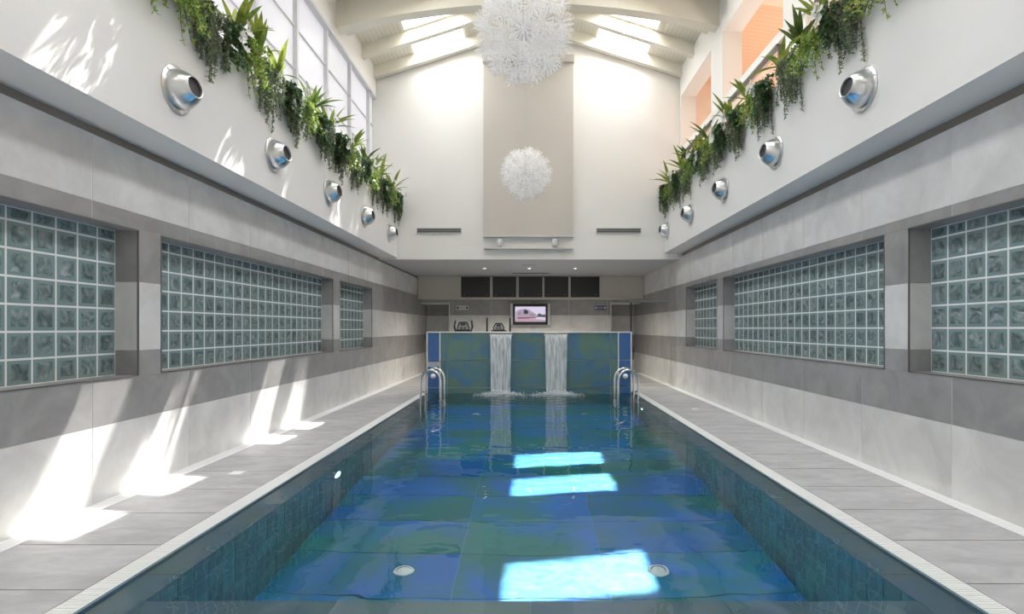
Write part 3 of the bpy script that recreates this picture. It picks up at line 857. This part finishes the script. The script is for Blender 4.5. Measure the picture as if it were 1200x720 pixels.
# ================================================================== GYM
m = MB()
m.box((-2.55, YB + 0.01, 0), (2.51, YB + 0.9, GZ))
m.box((-3.78, YB + 0.01, 2.15), (-2.55, YB + 0.9, GZ)); m.box((2.51, YB + 0.01, 2.15), (3.76, YB + 0.9, GZ))
m.box((-3.78, YB + 0.9, 0), (3.76, YB + 1.1, GZ))
wall_back = struct(m.build('wall_back', 'grout'), 'banded tile wall at the back of the gym')
zs = BANDS + [GZ]
for bi in range(5):
    mat = 'tile_dark' if bi % 2 else 'tile_light'
    xs = [-2.55, -2.42, -1.23, -0.03, 1.18, 2.38, 2.51]
    for i in range(6):
        box('tile', (xs[i]+0.003, YB, zs[bi]+0.001), (xs[i+1]-0.003, YB+0.01, zs[bi+1]-0.001), mat, wall_back)
    for (a, b) in ((-3.42, -2.55), (2.51, 3.40)):
        z1 = min(zs[bi+1], 2.15)
        if zs[bi] < 2.15: box('tile', (a+0.003, YB+0.89, zs[bi]+0.001), (b-0.003, YB+0.90, z1-0.001), mat, wall_back)
        if zs[bi+1] > 2.15: box('tile', (a+0.003, YB, max(zs[bi], 2.15)+0.001), (b-0.003, YB+0.01, zs[bi+1]-0.001), mat, wall_back)
for (xj, xe) in ((-2.55, -3.42), (2.51, 3.40)):
    q = MB(); a, b = sorted((xj, xj + (0.03 if xj < 0 else -0.03))); q.box((a, YB-0.012, 0), (b, YB, 2.18))
    a, b = sorted((xj, xe)); q.box((a, YB-0.012, 2.15), (b, YB, 2.18)); q.build('opening_frame', 'plate', wall_back)

# overhead cabinet
cb = empty('wall_cabinet', (0, 16.4, 2.27))
box('body', (-3.40, 0.03, 0.0), (3.39, 0.59, GZ - 2.275), 'cab', cb)
DX = [(-2.09, -1.225), (-1.147, -0.438), (-0.36, 0.348), (0.41, 1.13), (1.20, 2.06)]
for (a, b) in DX:
    d = box('door', (a, 0.0, 0.045), (b, 0.03, GZ - 2.275 - 0.02), 'black', cb)
    for x in (a + 0.10, b - 0.10):
        box('knob', (x - 0.012 - (a+b)/2, -0.026, -0.24), (x + 0.012 - (a+b)/2, -0.015, -0.225), 'silver', d)
for x in (-2.13, -1.186, -0.40, 0.38, 1.165, 2.10):
    box('divider', (x - 0.022, 0.005, 0.03), (x + 0.022, 0.03, GZ - 2.28), 'cab', cb)
box('bottom_rail', (-3.40, 0.0, 0.0), (3.39, 0.03, 0.04), 'cab', cb)
tag(cb, 'cream overhead cabinet with five black doors across the gym', 'cabinet')

# television
tv = empty('television', (-0.015, 16.86, 1.46))
box('cabinet', (-0.625, 0.0, 0.0), (0.625, 0.09, 0.70), 'silver', tv, 0.01)
box('bezel', (-0.535, -0.012, 0.03), (0.535, 0.0, 0.68), 'black_plastic', tv)
for s in (-1, 1): box('speaker_strip', (s*0.58 - 0.035, -0.006, 0.02), (s*0.58 + 0.035, 0.0, 0.68), 'plate', tv)
def em(name, c, e=0.55): M[name] = plain(name, (0.02, 0.02, 0.02), 0.3, emit=c, estr=e)
em('scr_sky', (0.74, 0.66, 0.86)); em('scr_train', (0.42, 0.34, 0.44)); em('scr_grey', (0.30, 0.24, 0.34)); em('scr_dark', (0.03, 0.03, 0.06)); em('scr_red', (0.30, 0.05, 0.12)); em('scr_ground', (0.50, 0.36, 0.42)); em('scr_green', (0.09, 0.10, 0.12))
q = MB(); W, H = 0.47, 0.235; z0 = 0.355
def pg(pts, mi, d): q.add([(x*W, -0.0125 - d, z0 + z*H) for x, z in pts], [tuple(range(len(pts)))], mi)
pg([(-1,-1),(1,-1),(1,1),(-1,1)], 0, 0)
pg([(-1,-1),(1,-1),(1,-0.75),(-0.2,-0.55),(-1,-0.7)], 5, 0.0004)
pg([(-0.96,-0.65),(-0.96,0.30),(-0.72,0.62),(-0.32,0.72),(-0.10,0.60),(0.30,0.12),(0.42,-0.05),(0.44,-0.5)], 1, 0.0008)
pg([(-0.45,0.1),(-0.42,0.55),(-0.3,0.6),(-0.16,0.45),(-0.12,0.12),(-0.28,0.0)], 3, 0.0012)
pg([(-0.85,-0.1),(-0.6,-0.05),(-0.62,0.35),(-0.75,0.25)], 2, 0.0012)
pg([(-0.8,-0.42),(0.3,-0.38),(0.36,-0.52),(-0.85,-0.62)], 4, 0.0012)
pg([(-0.05,0.05),(0.25,-0.02),(0.3,-0.25),(-0.02,-0.2)], 2, 0.0012)
pg([(0.42,-0.35),(0.5,0.05),(0.62,0.12),(0.78,-0.05),(0.98,0.0),(1,-0.4)], 6, 0.0008)
q.build('screen', ['scr_sky', 'scr_train', 'scr_grey', 'scr_dark', 'scr_red', 'scr_ground', 'scr_green'], tv)
box('wall_bracket', (-0.2, 0.09, 0.2), (0.2, 0.125, 0.5), 'black_plastic', tv)
tag(tv, 'wall mounted television with silver sides showing a train', 'television')

# signs on the back wall
for i, (x, lab) in enumerate(((-2.13, 'pale'), (2.17, 'dark blue'))):
    t = empty('wall_sign', (x, YB - 0.001, 2.02))
    box('plate', (-0.19, -0.01, -0.065), (0.19, 0.0, 0.065), 'plate' if i == 0 else 'blue_ink', t)
    for xx in (-0.1425, 0.1425): box('pictogram', (xx - 0.0275, -0.0115, -0.035), (xx + 0.0275, -0.01, 0.035), 'ink' if i == 0 else 'plate', t)
    q = MB()
    for r_ in range(2):
        rn = random.Random(r_ + i*7); xx = -0.095
        while xx < 0.08:
            w = rn.uniform(0.01, 0.03); q.box((xx, -0.0115, 0.008 - r_*0.032), (min(xx+w, 0.098), -0.01, 0.024 - r_*0.032)); xx += w + 0.008
    q.build('print', 'grey_plastic' if i == 0 else 'plate', t)
    tag(t, 'small %s notice sign on dark band %s' % (lab, 'above a treadmill' if i == 0 else 'beside the doorway behind glass door'), 'sign')

# treadmills
def treadmill(x, y, hw, kind, lab):
    t = empty('treadmill', (x, y, 0))
    q = MB(); q.box((-0.38, -0.1, 0.04), (0.38, 1.6, 0.14)); q.build('deck', 'black_plastic', t)
    q = MB(); q.box((-0.24, -0.05, 0.14), (0.24, 1.58, 0.155)); q.build('belt', 'dark_gutter', t)
    q = MB(); q.box((-0.38, -0.35, 0.02), (0.38, -0.1, 0.26)); q.build('motor_hood', 'grey_plastic', t)
    for s in (-1, 1):
        if kind == 0:
            pts = [(s*0.33, -0.1, 0.1), (s*0.30, -0.05, 0.9), (s*0.20, 0.0, 1.30), (s*0.24, 0.02, 1.42), (s*0.215, 0.04, 1.59)]
            q = MB(); q.tube(pts, [0.03, 0.03, 0.028, 0.026, 0.02], 10); auto_smooth(q.build('upright', 'black_plastic', t))
        else:
            pts = [(s*hw, -0.1, 0.1), (s*hw, -0.08, 0.9), (s*hw, -0.05, 1.66)]
            q = MB(); q.tube(pts, [0.03, 0.027, 0.022], 10); auto_smooth(q.build('upright', 'black_plastic', t))
    w1, w0, zt = (0.115, 0.17, 1.555) if kind == 0 else (0.10, 0.155, 1.525)
    q = MB(); zb = 1.315
    q.prism([(-w0, zb), (w0, zb), (w0*0.98, zb + 0.09), (w1, zt - 0.02), (w1 - 0.025, zt), (-w1 + 0.025, zt), (-w1, zt - 0.02), (-w0*0.98, zb + 0.09)], -0.05, 0.03)
    c = q.build('console', 'black_plastic', t)
    q = MB(); q.prism([(-w0*0.82, zb + 0.035), (w0*0.82, zb + 0.035), (w0*0.80, zb + 0.09), (w1*0.72, zt - 0.035), (-w1*0.72, zt - 0.035), (-w0*0.80, zb + 0.09)], 0.03, 0.036); 
    q.prism([(-w0*0.82, zb + 0.035), (w0*0.82, zb + 0.035), (w0*0.80, zb + 0.09), (w1*0.72, zt - 0.035), (-w1*0.72, zt - 0.035), (-w0*0.80, zb + 0.09)], -0.056, -0.05); q.build('fascia', 'grey_plastic', c)
    q = MB(); q.box((-w1*0.55, -0.06, zt - 0.10), (w1*0.55, -0.056, zt - 0.04)); q.box((-w0*0.45, -0.06, zb + 0.05), (-w0*0.1, -0.056, zb + 0.09)); q.box((w0*0.1, -0.06, zb + 0.05), (w0*0.45, -0.056, zb + 0.09)); q.build('display', 'ink', c)
    q = MB(); q.tube([(-w0 - 0.05, -0.01, 1.315), (w0 + 0.05, -0.01, 1.315)], 0.022, 10); q.build('crossbar', 'black_plastic', t)
    tag(t, lab, 'treadmill', 'treadmills in the gym')
treadmill(-1.79, 14.5, 0.23, 0, 'black treadmill with short curved handles below the pale wall sign')
treadmill(-0.85, 14.5, 0.305, 1, 'black treadmill with tall straight posts beside the television')

# downlights, ceiling slot, detector
for i, x in enumerate((-1.21, -0.04, 1.16)):
    t = empty('downlight', (x, 14.28, GZ))
    q = MB(); q.lathe([(0.045, -0.001), (0.07, -0.001), (0.065, -0.012), (0.045, -0.01)], 20); q.build('ring', 'white', t)
    q = MB(); q.lathe([(0.044, -0.004), (0.02, -0.006)], 20, cap1=True); q.build('lens', 'lamp_on', t)
    tag(t, 'small round recessed downlight in gym ceiling ' + ('above the treadmills', 'in line with the television', 'toward the glass door')[i], 'downlight', 'downlights in the gym ceiling')
    L = bpy.data.lights.new('downlight_beam', 'SPOT'); L.energy = 130; L.spot_size = R(140); L.spot_blend = 0.6; L.color = (1, 0.93, 0.82); L.shadow_soft_size = 0.05
    o = bpy.data.objects.new('downlight_beam', L); o.location = (0, 0, -0.03); o.parent = t; COL.objects.link(o)
t = empty('ceiling_diffuser', (0.0, 15.45, GZ))
box('frame', (-0.55, -0.09, -0.012), (0.55, 0.09, -0.001), 'silver', t)
for k in range(3): box('slot', (-0.52, -0.06 + k*0.05, -0.015), (0.52, -0.035 + k*0.05, -0.012), 'dark_gutter', t)
tag(t, 'long dark slot air diffuser in the gym ceiling', 'vent')
t = empty('ceiling_hatch', (-0.05, 13.6, GZ))
box('frame', (-0.17, -0.10, -0.010), (0.17, 0.10, -0.001), 'silver', t); box('panel', (-0.15, -0.08, -0.013), (0.15, 0.08, -0.010), 'gymceil', t)
tag(t, 'small rectangular hatch in the gym ceiling in front of downlights', 'hatch')

# glass door on the right passage
gd = empty('glass_door', (2.83, 13.4, 0))
box('pane', (-0.37, -0.006, 0.03), (0.55, 0.006, 2.03), 'glass_door', gd)
box('top_track', (-0.40, -0.02, 2.03), (0.56, 0.02, 2.06), 'silver', gd)
box('edge_stile', (-0.385, -0.014, 0.03), (-0.355, 0.014, 2.03), 'black_plastic', gd)
q = MB(); q.tube([(-0.33, -0.02, 0.62), (-0.33, -0.07, 0.64), (-0.33, -0.07, 0.92), (-0.33, -0.02, 0.94)], 0.013, 8); q.build('handle', 'black_plastic', gd)
tag(gd, 'clear glass door with dark edge and handle beside waterfall wall', 'door')

# ================================================================== NOZZLES
def nozzle_meshes():
    d = {}
    q = MB(); q.lathe([(0.135, 0.0), (0.205, 0.0), (0.205, 0.010), (0.19, 0.016), (0.150, 0.018)], 40, 'X'); d['flange'] = q.mesh('flange', 'brushed')
    q = MB(); q.lathe([(0.162, 0.012), (0.168, 0.03), (0.158, 0.075), (0.132, 0.125), (0.102, 0.165), (0.090, 0.178), (0.082, 0.176), (0.080, 0.160)], 40, 'X'); d['cone'] = q.mesh('cone', 'brushed')
    q = MB(); q.lathe([(0.082, 0.160), (0.075, 0.150), (0.03, 0.146)], 32, 'X', cap1=True); d['mouth'] = q.mesh('mouth', 'nozzle_hole')
    q = MB(); q.lathe([(0.011, 0.016), (0.011, 0.020), (0.006, 0.022)], 8, 'X', cap1=True); d['screw'] = q.mesh('screw', 'plate')
    for k in ('flange', 'cone', 'mouth'):
        for p in d[k].polygons: p.use_smooth = True
        d[k].set_sharp_from_angle(angle=R(35))
    return d
NZ = nozzle_meshes()
for s, face, z, ysn in ((-1, FL, 3.425, [11.73 - 1.76*k for k in range(7)]), (1, FR, 3.565, [12.20 - 1.80*k for k in range(7)])):
    for i, y in enumerate(ysn):
        t = empty('air_nozzle', (face, y, z)); t.rotation_euler = (0, 0, 0 if s < 0 else PI)
        link('flange', NZ['flange'], t)
        c = link('cone', NZ['cone'], t); c.rotation_euler = (0, R(-6), R(-7 if s < 0 else 7))
        link('mouth', NZ['mouth'], c)
        for k in range(6):
            a = PI*k/3 + 0.3; link('screw', NZ['screw'], t, (0, 0.185*math.cos(a), 0.185*math.sin(a)))
        tag(t, 'brushed metal cone nozzle under the %s, %s from the gable wall' % ('frosted windows' if s < 0 else 'gallery', ORD[i]), 'air nozzle', 'air nozzles on the parapets')

# ================================================================== DANDELION LAMPS
def flower_mesh(seed):
    rn = random.Random(seed); q = MB()
    for ring, (n, tilt, ln) in enumerate(((15, 84, 0.112), (13, 58, 0.116), (8, 30, 0.112))):
        for k in range(n):
            a = 2*PI*(k + 0.5*ring)/n + rn.uniform(-0.06, 0.06); ti = R(tilt + rn.uniform(-6, 6)); l = ln*rn.uniform(0.92, 1.05)
            d = Vector((math.sin(ti)*math.cos(a), math.sin(ti)*math.sin(a), math.cos(ti)))
            w = Vector((-math.sin(a), math.cos(a), 0))
            n_ = d.cross(w)
            p0 = d*0.010; p1 = d*(l*0.62) + n_*0.004; p2 = d*l
            q.add([p0 - w*0.0015, p0 + w*0.0015, p1 + w*0.0030, p2 + w*0.0052, p2 + d*0.006, p2 - w*0.0052, p1 - w*0.0030],
                  [(0, 1, 2, 6), (6, 2, 3, 4, 5)])
    q.tube([(0, 0, -0.25), (0, 0, 0.004)], 0.0018, 5)
    q.tube([(0, 0, -0.004), (0, 0, 0.012)], 0.010, 8)
    return mesh('flower', q.v, q.f, 'paper')
FM = [flower_mesh(k) for k in range(3)]
def dandelion(loc, top, label, n=52, Rr=0.315):
    t = empty('pendant_lamp', loc)
    q = MB(); k = 12; q.lathe([(max(0.003, 0.07*math.sin(PI*i/k)), 0.07*math.cos(PI*i/k)) for i in range(k+1)], 24); q.build('core', 'lamp_core', t, smooth=True)
    q = MB(); q.tube([(0, 0, 0.06), (0, 0, top - loc[2])], 0.004, 6); q.build('cord', 'cord', t)
    q = MB(); q.lathe([(0.05, top - loc[2] - 0.04), (0.05, top - loc[2])], 16, cap0=True, cap1=True); q.build('ceiling_rose', 'white', t)
    rn = random.Random(int(loc[1]*10))
    for i in range(n):
        z = 1 - 2*(i + 0.5)/n; ph = i*PI*(3 - math.sqrt(5)) + rn.uniform(-0.08, 0.08)
        d = Vector((math.sqrt(1-z*z)*math.cos(ph), math.sqrt(1-z*z)*math.sin(ph), z))
        f = link('flower', FM[rn.randrange(3)], t, d*(Rr*rn.uniform(0.93, 1.03)))
        f.rotation_euler = (d.to_track_quat('Z', 'Y') @ Matrix.Rotation(rn.uniform(0, 6), 3, 'Z').to_quaternion()).to_euler()
    tag(t, label, 'pendant lamp', 'white dandelion pendant lamps')
dandelion((-0.06, 4.36, 3.75), RIDGE - 0.30, 'white paper dandelion pendant lamp hung higher in view against the roof beams')
dandelion((-0.075, 8.50, 3.78), RIDGE - 0.30, 'white paper dandelion pendant lamp seen wholly against the greige panel')

# ================================================================== PLANTS
def add_leaf(q, p, d, nrm, l, w, mi=0):
    d = d.normalized(); s = d.cross(nrm)
    if s.length < 1e-4: s = d.orthogonal()
    s.normalize()
    q.add([p, p + d*l*0.45 + s*w, p + d*l, p + d*l*0.45 - s*w], [(0, 1, 2, 3)], mi)
def ivy_leaf(q, p, d, nrm, l):
    d = d.normalized(); s = d.cross(nrm)
    if s.length < 1e-4: s = d.orthogonal()
    s.normalize(); n2 = s.cross(d)*0.12*l
    q.add([p, p + d*l*0.25 + s*l*0.52 + n2, p + d*l*0.55 + s*l*0.26, p + d*l, p + d*l*0.55 - s*l*0.26, p + d*l*0.25 - s*l*0.52 + n2],
          [(0, 1, 2, 3), (0, 3, 4, 5)])
def rvec(rn): return Vector((rn.gauss(0, 1), rn.gauss(0, 1), rn.gauss(0, 1))).normalized()
def strand_pts(rn, L, spread, out):
    y0 = rn.uniform(-spread, spread); x0 = rn.uniform(-0.02, 0.05); xo_ = rn.uniform(0.03, out)
    up = rn.uniform(0.02, 0.10); pts = []
    sway = rn.uniform(-0.10, 0.10); n = max(6, int(L/0.03))
    for k in range(6):
        a = k/5*PI*0.5; pts.append(Vector((x0 + (xo_ - x0)*math.sin(a), y0, up*math.sin(a*2) + 0.02)))
    for k in range(1, n + 1):
        q = k/n; pts.append(Vector((max(0.025, xo_ - 0.03*q + 0.012*math.sin(6*q + y0*30)), y0 + sway*q*L + 0.012*math.sin(9*q + y0*50), 0.02 - L*q)))
    return pts
def trailing_mesh(seed):
    rn = random.Random(seed); q = MB(); st = MB()
    for k in range(26):
        L = rn.uniform(0.22, 0.46) if k % 6 else rn.uniform(0.46, 0.62); pts = strand_pts(rn, L, 0.16, 0.18)
        st.tube(pts, 0.0025, 4, False)
        for i in range(2, len(pts)):
            seg = pts[i] - pts[i-1]
            for _ in range(6):
                d = (seg.normalized()*0.5 + rvec(rn)*0.9)
                p = pts[i-1] + seg*rn.random()
                if p.x + d.x*0.03 < 0.012 and p.z < 0.02: d.x = abs(d.x)
                add_leaf(q, p, d, rvec(rn), rn.uniform(0.026, 0.046), rn.uniform(0.005, 0.009))
    return mesh('foliage', q.v, q.f, 'leaf_grey'), mesh('stems', st.v, st.f, 'stem')
def ivy_mesh(seed):
    rn = random.Random(seed); q = MB(); st = MB(); fl = []
    for k in range(16):
        L = rn.uniform(0.10, 0.36); pts = strand_pts(rn, L, 0.17, 0.24); st.tube(pts, 0.003, 4, False)
        for i in range(1, len(pts)):
            for _ in range(2):
                d = Vector((abs(rn.gauss(0.4, 0.5)), rn.gauss(0, 0.8), rn.gauss(-0.5, 0.5)))
                ivy_leaf(q, pts[i], d, Vector((1, 0, 0.4)) + rvec(rn)*0.6, rn.uniform(0.034, 0.068))
        if k % 4 == 0: fl.append(pts[rn.randrange(4, min(len(pts), 10))] + Vector((0.045, 0, 0.02)))
    return mesh('foliage', q.v, q.f, 'leaf_dark'), mesh('stems', st.v, st.f, 'stem'), fl
def bushy_mesh(seed):
    rn = random.Random(seed); q = MB(); st = MB()
    for k in range(56):
        d = Vector((rn.uniform(-0.1, 1), rn.gauss(0, 0.8), rn.uniform(-0.7, 1.0))).normalized(); L = rn.uniform(0.14, 0.30)
        pts = []
        for i in range(8):
            u = i/7; p = Vector((0.03, rn.uniform(-0.01, 0.01), 0.05)) + d*L*u + Vector((0, 0, -0.20*u*u))
            if p.z < 0.03: p.x = max(p.x, 0.05)
            pts.append(p)
        st.tube(pts, 0.002, 4, False)
        for i in range(1, 8):
            for _ in range(4):
                e = rvec(rn) + d*0.5 + Vector((0.2, 0, 0)); add_leaf(q, pts[i], e, rvec(rn), rn.uniform(0.03, 0.055), rn.uniform(0.008, 0.014))
    return mesh('foliage', q.v, q.f, 'leaf_bright'), mesh('stems', st.v, st.f, 'stem')
def blade_mesh(seed, mat):
    rn = random.Random(seed); L = rn.uniform(0.26, 0.40); w = rn.uniform(0.021, 0.032); bend = rn.uniform(0.10, 0.45); n = 7
    vs = []; fs = []
    for i in range(n + 1):
        u = i/n; ww = w*(math.sin(PI*min(1, 0.18 + u*0.82))**0.8) if i < n else 0.001
        x = L*u; z = -bend*L*u*u; fold = 0.35*ww
        vs += [(x, ww, z + fold), (x, 0, z), (x, -ww, z + fold)]
    for i in range(n):
        a = 3*i; fs += [(a, a+3, a+4, a+1), (a+1, a+4, a+5, a+2)]
    return mesh('blade', vs, fs, mat, True)
BL = [blade_mesh(k, 'leaf_spike') for k in range(4)]
BD = [blade_mesh(k + 9, 'leaf_spike_dark') for k in range(4)]
TR = [trailing_mesh(k) for k in range(4)]
IV = [ivy_mesh(k + 20) for k in range(4)]
BU = [bushy_mesh(k + 40) for k in range(3)]
q = MB()
for k in range(6):
    a = 2*PI*k/6; d = Vector((0.35, math.cos(a), math.sin(a))); add_leaf(q, Vector((0.004, 0, 0)), d, Vector((1, 0, 0)), 0.045, 0.017)
FLW = mesh('flower', q.v, q.f, 'petal_white')
def plant(kind, s, face, y, idx, rn):
    t = empty('hanging_plant', (face, y, (PT if s < 0 else PTR) + 0.002)); t.rotation_euler = (0, 0, (0 if s < 0 else PI))
    side = 'frosted windows' if s < 0 else 'gallery'
    if kind == 'A':
        f, st = TR[rn.randrange(4)]; link('foliage', f, t)['kind'] = 'stuff'; link('stems', st, t)['kind'] = 'stuff'; nm = 'grey green trailing plant with thin strands'
        t.name = 'trailing_plant'
    elif kind == 'B':
        f, st, fl = IV[rn.randrange(4)]; link('foliage', f, t)['kind'] = 'stuff'; link('stems', st, t)['kind'] = 'stuff'; t.name = 'ivy_plant'; nm = 'dark green ivy with broad leaves'
        for p in fl:
            for k in range(5):
                o = link('flower', FLW, t, p + Vector((0.03, rn.uniform(-0.06, 0.06), rn.uniform(-0.06, 0.06)))); o.rotation_euler = (rn.uniform(0, 1), rn.uniform(-0.5, 0.3), rn.uniform(-0.6, 0.6))
    elif kind == 'C':
        t.name = 'spiky_plant'; nm = 'spiky plant with yellow green blades'
        dark = rn.random() < 0.4
        if dark: nm = 'spiky plant with olive green blades'
        S = BD if dark else BL
        for k in range(15):
            a = rn.uniform(-PI, PI); el = rn.uniform(0.35, 1.35)
            b = link('leaf', S[rn.randrange(4)], t, (0.07 + 0.03*math.cos(a), 0.04*math.sin(a), 0.11)); b.rotation_euler = (0, -el, a)
            sc_ = rn.uniform(0.85, 1.25); b.scale = (sc_, sc_, sc_)
        q = MB(); q.tube([(-0.03, 0, -0.001), (0.02, 0, 0.05), (0.07, 0, 0.12)], [0.03, 0.035, 0.03], 8); q.build('crown', 'leaf_spike_dark', t)
    else:
        t.name = 'bushy_plant'; f, st = BU[rn.randrange(3)]; link('foliage', f, t)['kind'] = 'stuff'; link('stems', st, t)['kind'] = 'stuff'; nm = 'bright green bushy plant with small leaves'
    return t, nm
cnt = {}
for s, face, seed in ((-1, FL, 3), (1, FR, 8)):
    rn = random.Random(seed); seq = 'ABCDABCACDCBACDABC'; y = 12.18; i = 0; plants = []
    while y > 4.45:
        plants.append(plant(seq[i % len(seq)], s, face, y, i, rn)); i += 1
        y -= rn.uniform(0.21, 0.265)
    while y > 3.95:                       # the row goes on out of the picture with short growth
        plants.append(plant('C' if i % 2 else 'D', s, face, y, i, rn)); i += 1
        y -= rn.uniform(0.21, 0.265)
    for (t, nm) in plants:
        k = (s, nm); c = cnt.get(k, 0); cnt[k] = c + 1
        tag(t, '%s under the %s, %s from gable wall' % (nm, 'frosted windows' if s < 0 else 'gallery', ORD[c]), 'plant', 'plants along the parapets')
